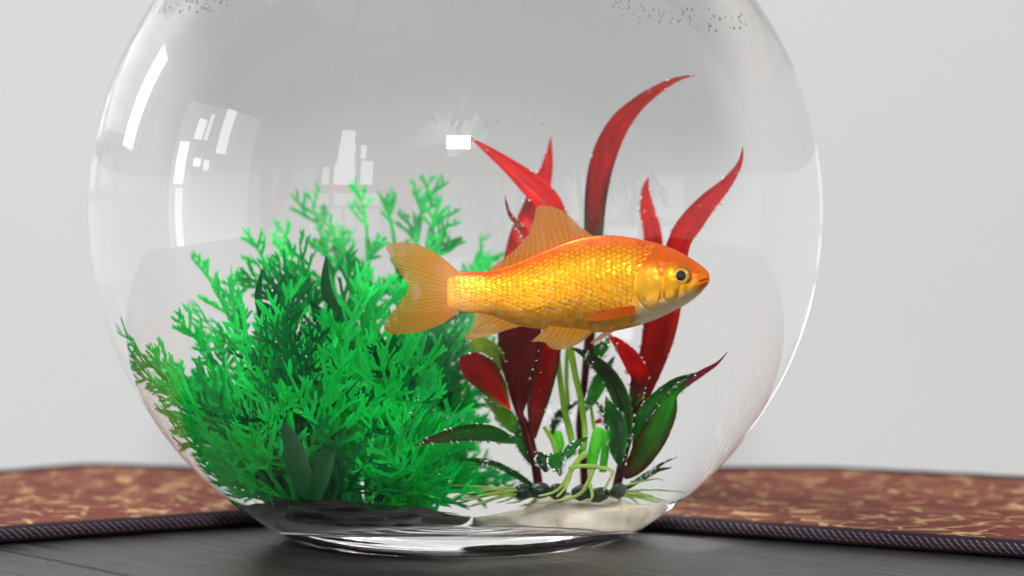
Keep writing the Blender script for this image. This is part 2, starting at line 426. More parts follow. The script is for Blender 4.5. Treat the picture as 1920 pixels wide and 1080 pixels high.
def spline(pts, n):
    """Catmull-Rom through tuples of numbers, n samples"""
    m = len(pts); out = []
    for k in range(n):
        u = k / (n - 1) * (m - 1); i = min(int(u), m - 2); t = u - i
        p0, p1, p2, p3 = pts[max(i - 1, 0)], pts[i], pts[i + 1], pts[min(i + 2, m - 1)]
        out.append(tuple(0.5 * (2 * b + (c - a) * t + (2 * a - 5 * b + 4 * c - d) * t * t + (3 * b - a - 3 * c + d) * t ** 3) for a, b, c, d in zip(p0, p1, p2, p3)))
    return out
PXM = 1 / (680 / R * 1.27)            # metres in the water for one pixel of the photograph, about

def lump(name, c, sx, sy, sz, mat, parent, seed, amp=0.18, freq=1.6, col=None, seg=40, flat=0.0, floor=FZ + 0.0004):
    vs, fs, cs = [], [], []; rings = seg // 2
    for i in range(rings + 1):
        th = math.pi * i / rings
        for k in range(seg):
            ph = 2 * math.pi * k / seg
            d = Vector((math.sin(th) * math.cos(ph), math.sin(th) * math.sin(ph), math.cos(th)))
            r = 1 + amp * noise.fractal(d * freq + Vector((seed, seed * 2.3, 0)), 0.8, 2.2, 4)
            z = d.z * sz * r
            if z < -flat * sz and flat: z = -flat * sz + (z + flat * sz) * 0.15
            z = max(z, floor_z(math.hypot(c.x + d.x * sx * r - CX, c.y + d.y * sy * r)) + 0.0004 - c.z)
            vs.append(c + Vector((d.x * sx * r, d.y * sy * r, z))); cs.append(col or (1, 1, 1))
    for i in range(rings):
        for k in range(seg): fs.append((i * seg + k, (i + 1) * seg + k, (i + 1) * seg + (k + 1) % seg, i * seg + (k + 1) % seg))
    return mesh_obj(name, vs, fs, mat, parent, True, cs)

# ------------------------------------------------------------------ green feathery plastic plant
anchor = []        # places where air bubbles can cling
gb = safe(wet(655, 975, -0.008)); gb.z = FZ
plant = props(empty("aquarium_plant", gb), "bushy emerald green plastic plant with feathery fronds on a black base", "aquarium plant")
m_black, nt, bs, _ = new_mat("black_resin"); bs.inputs['Base Color'].default_value = (0.006, 0.007, 0.006, 1); bs.inputs['Roughness'].default_value = 0.4
lump("base", Vector((gb.x, -0.008, FZ + 0.0030)), 0.0255, 0.036, 0.0066, m_black, plant, 3.1, 0.22, 2.5, flat=0.5)
rg = random.Random(11)
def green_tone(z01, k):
    """k: how light this frond is; the fill fronds have shade painted in"""
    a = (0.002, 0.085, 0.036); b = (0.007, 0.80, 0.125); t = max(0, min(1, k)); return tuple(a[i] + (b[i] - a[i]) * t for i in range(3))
def leaflet(mb, p, d, side, L, wd, tone):
    """one divided leaf: a curved midrib with alternate, unequal, forked teeth"""
    d = d.normalized(); nrm = d.cross(side).normalized(); side = nrm.cross(d)
    n = 6; bend = rg.uniform(-0.35, 0.35); droop = rg.uniform(-0.35, 0.35)
    pts = [safe(p + d * (L * i / n) + side * (bend * L * (i / n) ** 2) + nrm * (droop * L * (i / n) ** 2)) for i in range(n + 1)]
    wds = [wd * (0.75 if i == 0 else 1.05 - 0.9 * (i / n) ** 1.8) for i in range(n + 1)]
    tip = tuple(min(1, c * 1.2) for c in tone)
    mb.strip(pts, wds, side, [tone] * n + [tip], 0.3)
    s = rg.choice((-1, 1))
    for i in range(1, n):
        for rep in range(2 if rg.random() < 0.45 else 1):
            s = -s
            if rg.random() < 0.10: continue
            q = pts[i]; a = rg.uniform(0.40, 0.85); l = L * (0.50 - 0.30 * abs(i / n - 0.4) - 0.12 * (i == n - 1)) * rg.uniform(0.55, 1.25)
            dd = (d * math.cos(a) + side * (s * math.sin(a)) + nrm * rg.uniform(-0.35, 0.35)).normalized()
            cu = d * rg.uniform(0.0, 0.4) + nrm * rg.uniform(-.2, .2)
            pp = [safe(q), safe(q + dd * l * 0.5), safe(q + (dd + cu * 0.4) * l * 0.8), safe(q + (dd + cu) * l)]
            mb.strip(pp, [wd * 0.8, wd * 0.85, wd * 0.7, wd * 0.3], side, [tone, tone, tone, tip], 0.3)
            for f0 in ((0.45, 0.7) if l > L * 0.38 else (0.5,) if l > L * 0.2 else ()):
                s2 = rg.choice((-1, 1)); d2 = (dd * 0.8 + side * (s2 * rg.uniform(0.45, 0.8))).normalized(); q2 = pp[0].lerp(pp[3], f0); l2 = l * rg.uniform(0.3, 0.5)
                mb.strip([q2, safe(q2 + d2 * l2 * 0.5), safe(q2 + (d2 + d * 0.2) * l2)], [wd * 0.7, wd * 0.7, wd * 0.3], side, [tone, tone, tip], 0.3)
def frond(base, tip, bow, nleaf, L, k, wd=0.00092):
    mb = MB(); tip = tip - (tip - base).normalized() * L * 0.7; ax = tip - base; ln = ax.length
    out = Vector((bow[0], bow[1], bow[2])) * ln
    def P(t): return safe(base + ax * t + out * (4 * t * (1 - t)) * 0.5)
    pts = [P(i / 12) for i in range(13)]
    vw = Vector((0, -1, 0.05)) + Vector((rg.uniform(-.6, .6), 0, rg.uniform(-.5, .5)))
    side = ax.cross(vw).normalized()
    zz = lambda p: max(0, min(1, (p.z - FZ) / (0.85 * R)))
    mb.tube(pts, [0.0010 * (1 - 0.6 * i / 12) for i in range(13)], [green_tone(zz(p), k * 0.8) for p in pts], 6)
    for j in range(nleaf):
        t = 0.22 + 0.76 * (j + rg.uniform(-.2, .2)) / nleaf; t = max(0.1, min(0.985, t)); p = P(t)
        d = (P(min(1, t + 0.03)) - P(t - 0.03)).normalized()
        s = 1 if j % 2 else -1
        ang = rg.uniform(0.4, 1.0) * (1 - 0.35 * t)
        dd = d * math.cos(ang) + side * (s * math.sin(ang)) + vw * rg.uniform(-0.3, 0.35)
        l = L * rg.uniform(0.6, 1.35) * (1.08 - 0.4 * t)
        leaflet(mb, p, dd, side, l, wd * rg.uniform(0.85, 1.2), green_tone(zz(p), min(1, k + rg.uniform(-.15, .2))))
        if rg.random() < 0.8: anchor.append(safe(p + dd.normalized() * l * rg.uniform(.3, 1) + Vector((0, -0.0012, 0))))
    tipd = (P(1) - P(0.93)).normalized()
    leaflet(mb, P(0.97), tipd, side, L * 0.8, wd, green_tone(zz(tip), min(1, k + .15)))
    return mb.build("frond", m_green, plant)
# the fronds that draw the outline: tip pixel, foot pixel, depth of the tip, depth of the foot
OUT = [(232, 612, -.02, 520, .00), (292, 690, -.01, 530, -.01), (300, 640, .01, 540, .0), (342, 580, .0, 560, .01), (375, 472, .015, 590, .0), (420, 520, -.01, 590, -.01),
       (482, 428, .01, 620, .01), (520, 408, .02, 620, .01), (560, 440, .0, 640, .01), (592, 352, .025, 650, .015), (640, 400, .02, 660, .01), (686, 342, .02, 690, .015), (740, 352, .022, 710, .01),
       (800, 318, .025, 730, .015), (822, 350, .02, 740, .01), (820, 435, .015, 750, .01), (905, 450, .03, 760, .02), (915, 480, .025, 770, .02),
       (880, 560, .025, 780, .012), (880, 640, .025, 780, .015), (885, 720, .026, 790, .016), (900, 800, .026, 790, .016), (920, 850, .026, 790, .016), (322, 770, -.01, 540, .0), (375, 845, -.005, 550, .0)]
for tx, ty, td, fx, fd in OUT:
    b = safe(wet(fx, 965, fd)); t = safe(wet(tx, ty, td), 0.955)
    frond(b, t, (rg.uniform(-.1, .1), rg.uniform(-.1, .05), 0.18 if abs(tx - 600) > 200 else 0.05), rg.randint(6, 9), 0.0125, rg.choice((rg.uniform(.35, .6), rg.uniform(.7, 1.0), rg.uniform(.8, 1.0))))
# front fronds, nearer to the glass
FRONT = [(470, 660, -.035, 560), (610, 660, -.04, 600), (640, 790, -.042, 620), (385, 700, -.03, 540), (530, 620, -.035, 580), (740, 790, -.038, 745), (775, 790, -.03, 735),
         (790, 875, -.02, 745), (330, 690, -.025, 530), (440, 780, -.04, 560), (680, 620, -.025, 680), (760, 640, -.025, 720), (795, 745, -.02, 755), (650, 540, -.02, 650),
         (500, 540, -.02, 590), (710, 520, -.015, 690), (790, 650, -.01, 750), (780, 560, -.01, 730), (360, 800, -.03, 530), (765, 905, -.03, 735)]
for tx, ty, td, fx in FRONT:
    b = safe(wet(fx, 962, td * 0.35)); t = safe(wet(tx, ty, td), 0.94)
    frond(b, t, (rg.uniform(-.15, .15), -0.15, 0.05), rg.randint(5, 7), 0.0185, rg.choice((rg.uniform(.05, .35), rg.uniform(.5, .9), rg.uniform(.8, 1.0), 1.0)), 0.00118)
# fill: random fronds through the bush, darkened to paint its inner shade
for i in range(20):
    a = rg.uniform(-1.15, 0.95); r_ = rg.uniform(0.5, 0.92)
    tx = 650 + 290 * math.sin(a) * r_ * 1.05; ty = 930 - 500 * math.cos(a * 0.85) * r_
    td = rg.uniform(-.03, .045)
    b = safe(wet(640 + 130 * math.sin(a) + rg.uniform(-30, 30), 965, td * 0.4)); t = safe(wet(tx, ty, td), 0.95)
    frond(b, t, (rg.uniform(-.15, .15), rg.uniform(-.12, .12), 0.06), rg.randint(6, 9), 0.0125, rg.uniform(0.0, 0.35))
# a few plain broad leaves low in the bush
for pts in ([(575, 935, 30), (560, 880, 52), (545, 830, 46), (530, 790, 6)], [(590, 935, 24), (602, 890, 40), (618, 840, 30), (650, 800, 5)], [(655, 600, 6), (618, 560, 22), (610, 520, 16), (612, 480, 3)], [(488, 600, 6), (484, 560, 14), (487, 530, 10), (492, 505, 3)]):
    mb = MB(); y0 = -0.034 if pts[0][1] > 900 else -0.012
    q = spline(pts, 12); P3 = [safe(wet(a, b, y0), 0.95) for a, b, c in q]
    mb.strip(P3, [c * PXM for a, b, c in q], Vector((1, 0.25, 0)), (0.003, 0.10, 0.022), 0.3)
    mb.build("leaf", m_green, plant)

# ------------------------------------------------------------------ red and green plant on a pale stone
sb = safe(wet(1065, 975, 0.005)); sb.z = FZ
rplant = props(empty("aquarium_plant", sb), "red leaved plastic plant with green lower leaves on a cream stone", "aquarium plant")
m_stone, nt, bs, _ = new_mat("cream_stone")
tc = N(nt, 'ShaderNodeTexCoord'); nz = N(nt, 'ShaderNodeTexNoise', Scale=110.0, Detail=5.0, Roughness=0.6); nt.links.new(tc.outputs['Object'], nz.inputs['Vector'])
nt.links.new(ramp(nt, nz.outputs['Fac'], [(0.28, (0.34, 0.25, 0.15)), (0.38, (0.58, 0.50, 0.38)), (0.6, (0.72, 0.67, 0.58)), (0.75, (0.80, 0.78, 0.72))]), bs.inputs['Base Color'])
bs.inputs['Roughness'].default_value = 0.6
bp = N(nt, 'ShaderNodeBump', Strength=0.3, Distance=0.0006); nt.links.new(nz.outputs['Fac'], bp.inputs['Height']); nt.links.new(bp.outputs[0], bs.inputs['Normal'])
sl, sr_ = wet(884, 965, .004), wet(1248, 960, .004); stp = wet(1080, 938, -.002)
lump("stone", Vector(((sl.x + sr_.x) / 2, 0.004, FZ + 0.0015)), (sr_.x - sl.x) / 2 * 0.97, 0.019, max(0.004, (stp.z - FZ - 0.0015) * 1.08), m_stone, rplant, 5.7, 0.17, 2.0, seg=56)
RED = (0.90, 0.006, 0.003); DRED = (0.20, 0.004, 0.006); DGRN = (0.012, 0.085, 0.014); GRN = (0.020, 0.26, 0.022); LIME = (0.42, 0.66, 0.07); MAG = (0.42, 0.02, 0.08); BRN = (0.07, 0.035, 0.014); BGRN = (0.045, 0.48, 0.03)
def lerp3(a, b, t): return tuple(a[i] + (b[i] - a[i]) * t for i in range(3))
def grad(stops, t):
    for (p, c), (p2, c2) in zip(stops, stops[1:]):
        if t <= p2: return lerp3(c, c2, max(0, (t - p) / (p2 - p)))
    return stops[-1][1]
def leaf(pts, y0, y1, core, edge=None, face=0.0, gut=0.35, name="leaf", label=None, bow=0.0):
    """a lance-shaped leaf: pts = (x, y, width) in pixels from foot to tip; y0..y1 depth; core / edge colour stops along the blade"""
    NL, NW = 34, 9
    q = spline(pts, NL); edge = edge or core; vs, fs, cs = [], [], []
    mid = [safe(wet(a, b, y0 + (y1 - y0) * i / (NL - 1) + bow * math.sin(math.pi * i / (NL - 1))), 0.955) for i, (a, b, c) in enumerate(q)]
    for layer in (0, 1):
        for i in range(NL):
            t = (mid[min(i + 1, NL - 1)] - mid[max(i - 1, 0)]).normalized()
            sd = t.cross(Vector((0, 1, 0))).normalized(); nn = sd.cross(t)
            if nn.y > 0: nn = -nn
            fa = face * (1 - 0.3 * i / NL)
            sd2 = sd * math.cos(fa) + nn * math.sin(fa); n2 = sd2.cross(t)
            if n2.y > 0: n2 = -n2
            hw = max(0.00010, q[i][2] * PXM / 2 / max(0.35, math.cos(fa)))
            th = min(0.00035, hw * 0.5)
            for k in range(NW):
                s = (k / (NW - 1)) * 2 - 1
                rib = 0.0003 * max(0, 1 - abs(s) * 5) * min(1, hw / 0.002)
                h = gut * hw * (s * s - 0.4) + rib
                ripple = 0.0003 * noise.noise(mid[i] * 130 + Vector((s * 1.5, 0, 0)))
                vs.append(mid[i] + sd2 * (hw * s) + n2 * (h + ripple - (th * (1 - s * s * .8) if layer else 0)))
                u = i / (NL - 1); e = max(0, abs(s) - 0.35) / 0.65
                e = e * e * (3 - 2 * e)
                nzv = 0.85 + 0.3 * noise.noise(mid[i] * 200 + Vector((0, s * 2, 0)))
                c = lerp3(grad(core, u), grad(edge, u), e); cs.append(tuple(x * nzv for x in c))
    o2 = NL * NW
    for i in range(NL - 1):
        for k in range(NW - 1):
            a = i * NW + k; fs.append((a, a + 1, a + NW + 1, a + NW)); a += o2; fs.append((a, a + NW, a + NW + 1, a + 1))
        for k in (0, NW - 1):
            a = i * NW + k; fs.append((a, a + NW, a + NW + o2, a + o2))
    o = mesh_obj(name, vs, fs, m_leaf, rplant, True, cs)
    if label: o["label"] = label
    for i in range(4, NL - 1):
        for s in (0, NW - 1):
            if q[i][2] > 9 and rg.random() < 0.45: anchor.append(vs[i * NW + s] + Vector((rg.uniform(-.0003, .0003), -0.0005, -0.0002)))
        if rg.random() < 0.2: anchor.append(vs[i * NW + NW // 2] + Vector((rg.uniform(-1, 1) * q[i][2] * PXM * 0.3, -0.0006, 0)))
    return o
redc = [(0, DRED), (.3, lerp3(DRED, RED, .35)), (.55, RED), (1, lerp3(RED, MAG, .2))]
leaf([(1104, 690, 12), (1106, 600, 20), (1108, 520, 28), (1112, 437, 34), (1118, 353, 40), (1133, 287, 43), (1160, 233, 37), (1197, 193, 25), (1240, 163, 15), (1273, 147, 8), (1303, 141, 2)], .012, .0, [(0, DRED), (.28, DRED), (.45, RED), (1, RED)], [(0, DGRN), (.30, GRN), (.38, DRED), (.5, RED), (1, RED)], face=0.35)
leaf([(1002, 822, 6), (1004, 783, 28), (1012, 734, 44), (1026, 681, 42), (1038, 620, 38), (1050, 540, 40), (1050, 450, 46), (1030, 383, 46), (997, 347, 42), (957, 313, 28), (917, 283, 15), (880, 257, 2)], -.004, .004, [(0, DRED), (.3, lerp3(DRED, RED, .4)), (.5, RED), (1, RED)], [(0, DGRN), (.3, lerp3(DRED, BRN, .5)), (.5, RED), (1, RED)])
leaf([(974, 782, 10), (974, 742, 36), (974, 701, 58), (974, 650, 76), (975, 600, 76), (974, 520, 64), (982, 450, 54), (1000, 400, 46), (1016, 345, 32), (1027, 307, 19), (1033, 257, 2)], .002, .016, [(0, DRED), (.42, DRED), (.58, RED), (1, RED)], [(0, DRED), (.4, lerp3(DRED, BRN, .5)), (.58, lerp3(RED, DRED, .5)), (1, RED)], gut=.25)
leaf([(990, 500, 10), (987, 443, 14), (973, 423, 11), (955, 400, 7), (947, 368, 2)], .0, -.004, [(0, RED), (1, DRED)])
leaf([(1208, 730, 14), (1220, 660, 36), (1226, 600, 38), (1226, 520, 36), (1223, 440, 31), (1215, 403, 27), (1210, 360, 15), (1215, 333, 2)], .014, .02, [(0, DRED), (.3, lerp3(DRED, RED, .5)), (.6, RED), (1, RED)], face=.3)
leaf([(1192, 785, 10), (1212, 710, 42), (1238, 625, 56), (1256, 540, 52), (1273, 457, 42), (1297, 417, 43), (1330, 377, 34), (1363, 343, 21), (1387, 307, 10), (1393, 277, 2)], .004, .002, [(0, DRED), (.25, lerp3(DRED, RED, .6)), (.5, RED), (1, lerp3(RED, MAG, .4))], [(0, DRED), (.3, RED), (1, RED)])
leaf([(957, 768, 4), (935, 738, 36), (911, 705, 56), (888, 686, 56), (872, 675, 34), (864, 668, 4)], -.002, -.004, [(0, RED), (.5, lerp3(RED, DRED, .4)), (1, lerp3(RED, DRED, .2))], [(0, LIME), (.3, DGRN), (1, RED)])
leaf([(945, 692, 8), (923, 665, 38), (898, 645, 34), (870, 630, 3)], .006, .004, [(0, LIME), (1, LIME)], name="leaf", label="broad lime green leaf behind the fish's anal fin")
leaf([(972, 815, 8), (955, 790, 30), (930, 762, 22), (905, 744, 3)], .004, .004, [(0, BGRN), (1, LIME)])
leaf([(972, 829, 8), (947, 821, 22), (915, 812, 32), (874, 812, 32), (833, 820, 24), (800, 828, 11), (778, 836, 2)], -.010, -.046, [(0, GRN), (.6, lerp3(GRN, BRN, .4)), (1, DRED)], [(0, BGRN), (.5, DGRN), (1, DRED)])
leaf([(1168, 850, 8), (1172, 800, 28), (1165, 752, 33), (1148, 714, 31), (1127, 689, 26), (1102, 667, 18), (1072, 652, 2)], -.006, -.010, [(0, DGRN), (.5, lerp3(DGRN, BRN, .3)), (1, DGRN)], [(0, GRN), (1, DGRN)])
leaf([(1188, 758, 14), (1193, 738, 26), (1200, 706, 34), (1188, 680, 36), (1163, 648, 22), (1139, 626, 3)], -.006, -.012, [(0, DGRN), (.3, DRED), (.45, RED), (1, RED)], [(0, GRN), (.35, DRED), (.5, RED), (1, RED)])
leaf([(1188, 842, 6), (1198, 807, 20), (1212, 771, 28), (1241, 738, 23), (1269, 714, 13), (1306, 699, 2)], -.002, -.006, [(0, GRN), (1, DGRN)], [(0, GRN), (1, GRN)])
leaf([(1171, 897, 6), (1186, 880, 32), (1206, 850, 48), (1230, 808, 52), (1250, 767, 40), (1263, 738, 18), (1290, 716, 14), (1318, 698, 12), (1345, 681, 6), (1364, 660, 1)], -.001, -.006, [(0, DRED), (.2, lerp3(GRN, DRED, .3)), (.5, BGRN), (.62, GRN), (.7, MAG), (1, MAG)], [(0, DRED), (.4, BRN), (.6, GRN), (.7, MAG), (1, MAG)], face=.3)
leaf([(1163, 875, 6), (1159, 844, 30), (1159, 803, 35), (1147, 771, 27), (1136, 744, 2)], -.010, -.012, [(0, DGRN), (.6, DGRN), (1, GRN)], [(0, GRN), (1, GRN)])
leaf([(1146, 840, 8), (1143, 816, 14), (1139, 783, 15), (1128, 765, 10), (1115, 752, 2)], .0, .0, [(0, GRN), (1, DGRN)])
leaf([(1108, 690, 10), (1116, 668, 22), (1130, 650, 22), (1142, 632, 3)], .012, .014, [(0, GRN), (1, BGRN)])
leaf([(1096, 770, 8), (1110, 746, 22), (1128, 710, 25), (1152, 668, 2)], .008, .01, [(0, GRN), (.5, BGRN), (1, DGRN)])
leaf([(1035, 815, 6), (1042, 790, 15), (1058, 770, 15), (1085, 752, 3)], .012, .014, [(0, GRN), (1, DGRN)])
leaf([(998, 912, 10), (972, 893, 12), (935, 873, 12), (899, 864, 10), (864, 862, 2)], -.006, -.016, [(0, DGRN), (1, GRN)])
leaf([(1042, 848, 22), (1044, 866, 32), (1049, 880, 18), (1050, 893, 2)], -.014, -.018, [(0, GRN), (1, DGRN)])
leaf([(1056, 862, 8), (1068, 846, 22), (1084, 832, 16), (1104, 819, 2)], -.014, -.014, [(0, GRN), (1, GRN)])
leaf([(1024, 885, 8), (1020, 866, 24), (1012, 855, 18), (1003, 847, 2)], -.012, -.012, [(0, DGRN), (1, DGRN)])
leaf([(1175, 916, 8), (1204, 897, 14), (1230, 883, 11), (1260, 877, 2)], -.006, -.008, [(0, DGRN), (1, GRN)])
leaf([(1205, 895, 5), (1224, 881, 7), (1246, 867, 5), (1270, 857, 1)], .002, .004, [(0, GRN), (1, MAG)])
leaf([(1146, 770, 6), (1139, 779, 14), (1126, 788, 10), (1112, 794, 2)], .012, .012, [(0, RED), (1, RED)])
leaf([(1010, 880, 8), (990, 850, 22), (978, 820, 26), (972, 785, 3)], .002, .004, [(0, DGRN), (1, GRN)])

def tube(name, pts, y, col, parent=None, S=9, y1=None):
    mb = MB(); n = 6 * len(pts); q = spline(pts, n); y1 = y if y1 is None else y1
    P3 = [safe(wet(a, b, y + (y1 - y) * i / (n - 1)), 0.955) for i, (a, b, c) in enumerate(q)]
    cs = [lerp3(col[0], col[1], i / (n - 1)) for i in range(n)] if isinstance(col[0], tuple) else col
    mb.tube(P3, [max(0.00012, c * PXM / 2) for a, b, c in q], cs, S)
    return mb.build(name, m_leaf, parent or rplant)
SRED = (0.10, 0.008, 0.012)
tube("stem", [(1010, 915, 18), (1004, 870, 17), (993, 824, 18), (984, 795, 16), (975, 770, 12), (974, 700, 8)], .0, (SRED, DRED))
tube("stem", [(1096, 915, 14), (1094, 864, 15), (1087, 799, 14), (1094, 735, 13), (1099, 681, 14), (1104, 610, 12)], .014, (SRED, SRED))
tube("stem", [(1156, 915, 18), (1168, 860, 16), (1184, 795, 16), (1192, 746, 14), (1205, 690, 10)], .004, (SRED, (0.07, 0.02, 0.012)))
LST = (0.30, 0.66, 0.05)
for pts, y in (([(1078, 850, 12), (1070, 815, 13), (1058, 763, 12), (1047, 681, 10), (1044, 630, 8)], .0), ([(1092, 850, 11), (1097, 815, 11), (1090, 754, 11), (1078, 700, 12), (1070, 650, 11)], -.004), ([(1044, 850, 10), (1036, 825, 10), (1020, 800, 7)], -.006), ([(1066, 760, 6), (1062, 700, 8), (1066, 640, 8)], .01), ([(1120, 830, 7), (1112, 790, 7), (1108, 760, 5)], .0)):
    tube("stem", pts, y, (LST, lerp3(LST, LIME, .7)))
for pts, y in (([(1108, 880, 18), (1114, 845, 23), (1121, 815, 23), (1125, 802, 14)], -.012), ([(1050, 845, 18), (1047, 825, 21), (1046, 808, 12)], -.004), ([(1130, 885, 14), (1134, 850, 16), (1138, 815, 14), (1139, 806, 8)], -.006)):
    tube("stem", pts, y, ((0.09, 0.70, 0.03), (0.16, 0.80, 0.05)))
def root(pts, y, y1=None): return tube("root", pts, y, ((0.42, 0.68, 0.10), (0.62, 0.72, 0.28)), S=7, y1=y1)
root([(1100, 850, 14), (1085, 862, 12), (1070, 885, 9), (1058, 905, 8), (1040, 922, 6), (1010, 930, 4)], -.016)
root([(1112, 870, 12), (1110, 885, 10), (1100, 910, 9), (1084, 928, 8), (1050, 938, 6), (1010, 944, 3)], -.018)
root([(1066, 878, 8), (1090, 874, 9), (1120, 876, 9), (1148, 884, 7), (1140, 905, 6), (1132, 920, 5)], -.019)
root([(1070, 890, 7), (1060, 915, 7), (1044, 932, 5)], -.020)
root([(1105, 905, 7), (1110, 925, 7), (1108, 936, 5), (1092, 942, 4)], -.020)
rg2 = random.Random(5)
for i in range(15):
    ex = rg2.uniform(845, 985); ey = 915 + rg2.uniform(-4, 34) * 1.0; my = (ey + 925) / 2 - rg2.uniform(2, 10)
    root([(1045 + rg2.uniform(-25, 25), 926, 6), ((ex + 1040) / 2, my, 5), (ex + 20, ey - 2, 3.5), (ex, ey + rg2.uniform(-3, 6), 2)], -.012, -.012 + rg2.uniform(-.008, .012))
for ex, ey in ((1287, 925), (1266, 955), (1243, 901), (1240, 942), (1215, 950), (1180, 955), (1270, 945), (1225, 930)):
    root([(1130 + rg2.uniform(-20, 25), 926, 6), ((ex + 1135) / 2, (ey + 922) / 2 - 5, 5), (ex - 15, ey - 3, 3.5), (ex, ey, 1.5)], -.010, -.004)
m_pod, nt, bs, _ = new_mat("dark_green_plastic"); bs.inputs['Base Color'].default_value = (0.006, 0.028, 0.014, 1); bs.inputs['Roughness'].default_value = 0.3
for px, py, rx in ((980, 922, 17), (1012, 920, 22), (1122, 928, 22), (1160, 921, 17), (1045, 922, 18), (1090, 924, 20)):
    c = safe(wet(px, py, -.012)); lump("holdfast", c, rx * PXM, 0.003, 0.0019, m_pod, rplant, px * 0.1, 0.10, 1.5, seg=20)

# ------------------------------------------------------------------ the goldfish
YF = -0.040                     # depth of the fish's middle plane
ZS = 2.743
def zp(x, y): return 680 + x / ZS, 360 + y / ZS
ST = [(436, 436, 598, 2), (470, 422, 608, 7), (500, 415, 614, 10), (560, 411, 621, 14), (640, 410, 630, 19), (720, 391, 656, 26), (800, 361, 686, 34), (900, 316, 704, 46), (1000, 272, 711, 57), (1100, 238, 718, 66), (1200, 224, 722, 72),
      (1300, 224, 714, 75), (1400, 237, 692, 74), (1500, 260, 658, 70), (1560, 278, 632, 65), (1620, 303, 602, 57), (1680, 336, 568, 46), (1730, 368, 530, 36), (1762, 393, 496, 26), (1776, 409, 477, 17), (1783, 424, 462, 9), (1785, 434, 454, 3)]
fc = wet(*zp(1150, 470), YF)
fish = props(empty("goldfish", fc), "orange gold fish with shiny scales swimming to the right", "fish")
def station(x):
    xs = [s[0] for s in ST]
    x = max(xs[0], min(xs[-1], x))
    for i in range(len(ST) - 1):
        if x <= xs[i + 1]: break
    t = (x - xs[i]) / (xs[i + 1] - xs[i])
    p = [ST[max(i - 1, 0)], ST[i], ST[i + 1], ST[min(i + 2, len(ST) - 1)]]
    h = xs[i + 1] - xs[i]
    r = []
    for k in (1, 2, 3):
        m1 = (p[2][k] - p[0][k]) / max(1, p[2][0] - p[0][0]) * h; m2 = (p[3][k] - p[1][k]) / max(1, p[3][0] - p[1][0]) * h
        r.append((2 * t ** 3 - 3 * t * t + 1) * p[1][k] + (t ** 3 - 2 * t * t + t) * m1 + (-2 * t ** 3 + 3 * t * t) * p[2][k] + (t ** 3 - t * t) * m2)
    return r
ZM = PXM / ZS * 1.10            # metres for one unit of the fish's drawing
def fishpt(x, y, out):          # drawing units -> the fish's plane, moved out of it by `out` units towards the viewer
    p = wet(*zp(x, y), YF); return Vector((p.x, YF - out * ZM, p.z))
def surf_out(x, y):
    a, b, wd = station(x); m, hh = (a + b) / 2, max(1, (b - a) / 2); t = max(-1, min(1, (y - m) / hh))
    return wd * (1 - abs(t) ** 2.2) ** 0.62
GILL = lambda y: 1398 + 0.0021 * (y - 520) ** 2          # rear edge of the gill cover
rf_ = random.Random(3)
SCX, SCY = 27.0, 25.0
stilt = {}
def scale_h(x, y):
    """relief of the overlapping scales, in units; returns (height, identity)"""
    a_, b_, w_ = station(x); hh_ = max(20, (b_ - a_) / 2); y = (y - (a_ + b_) / 2) * (245 / hh_) ** 0.5
    bi = int(math.floor(x / SCX))
    for i in range(bi + 2, bi - 2, -1):                  # from the head towards the tail
        off = 0.5 * SCY if i % 2 else 0
        j = round((y - off) / SCY)
        for jj in (j, j - 1, j + 1):
            h1 = math.sin(i * 12.9898 + jj * 78.233) * 43758.5453; h1 -= math.floor(h1); h2 = (h1 * 57.31) % 1
            cx, cyy = (i + 0.35 + (h1 - .5) * 0.26) * SCX, (jj + (h2 - .5) * 0.22) * SCY + off
            dx, dy = x - cx, y - cyy
            d2 = (dx / (SCX * 1.12)) ** 2 + (dy / (SCY * 0.62)) ** 2
            if d2 < 1:
                back = (cx - x) / (SCX * 1.12)             # 1 at the free rear edge
                key = (i, jj)
                if key not in stilt: stilt[key] = (rf_.uniform(-1, 1), rf_.uniform(-1, 1), rf_.random())
                return 0.5 + 0.5 * back - 0.35 * d2 ** 3, key, dx / SCX, dy / SCY
    return 0, None, 0, 0
ORG = (0.96, 0.20, 0.001); GLD = (1.0, 0.43, 0.003); BEL = (0.97, 0.52, 0.06); HEAD = (0.93, 0.14, 0.002); DEEP = (0.90, 0.095, 0.001); PALE = (0.95, 0.80, 0.50)
def sm(a, b, x):
    t = max(0, min(1, (x - a) / (b - a))); return t * t * (3 - 2 * t)
def fish_col(x, y):
    a, b, wd = station(x); v = (y - a) / max(1, b - a)
    nz = noise.noise(Vector((x / 60, y / 60, 1))) * 0.08
    c = lerp3(DEEP, ORG, sm(0.02, 0.12, v + nz)); c = lerp3(c, GLD, sm(0.10, 0.33, v + nz)); c = lerp3(c, BEL, sm(0.62, 1.02, v + nz * 1.5) * (0.85 if x > 700 else 0.15))
    c = lerp3(c, lerp3(PALE, ORG, 0.4), 0.35 * sm(0.12, 0.4, noise.noise(Vector((x / 38, y / 26, 5)))) * sm(.45, .7, v)); c = lerp3(c, ORG, 0.55 * sm(0.1, 0.4, noise.noise(Vector((x / 55, y / 22, 9)))) * sm(.35, .6, v))
    c = lerp3((0.88, 0.30, 0.003), c, sm(440, 520, x))
    if x > 1380:
        h = lerp3(HEAD, GLD, sm(0.40, 0.52, v)); h = lerp3(h, PALE, sm(0.66, 0.95, v)); h = lerp3(h, ORG, sm(1700, 1750, x) * (1 - sm(0.85, 1.0, v)))
        c = lerp3(c, h, sm(1380, 1440, x))
    return c
NU, NV = 520, 150
vs, fs, cs = [], [], []
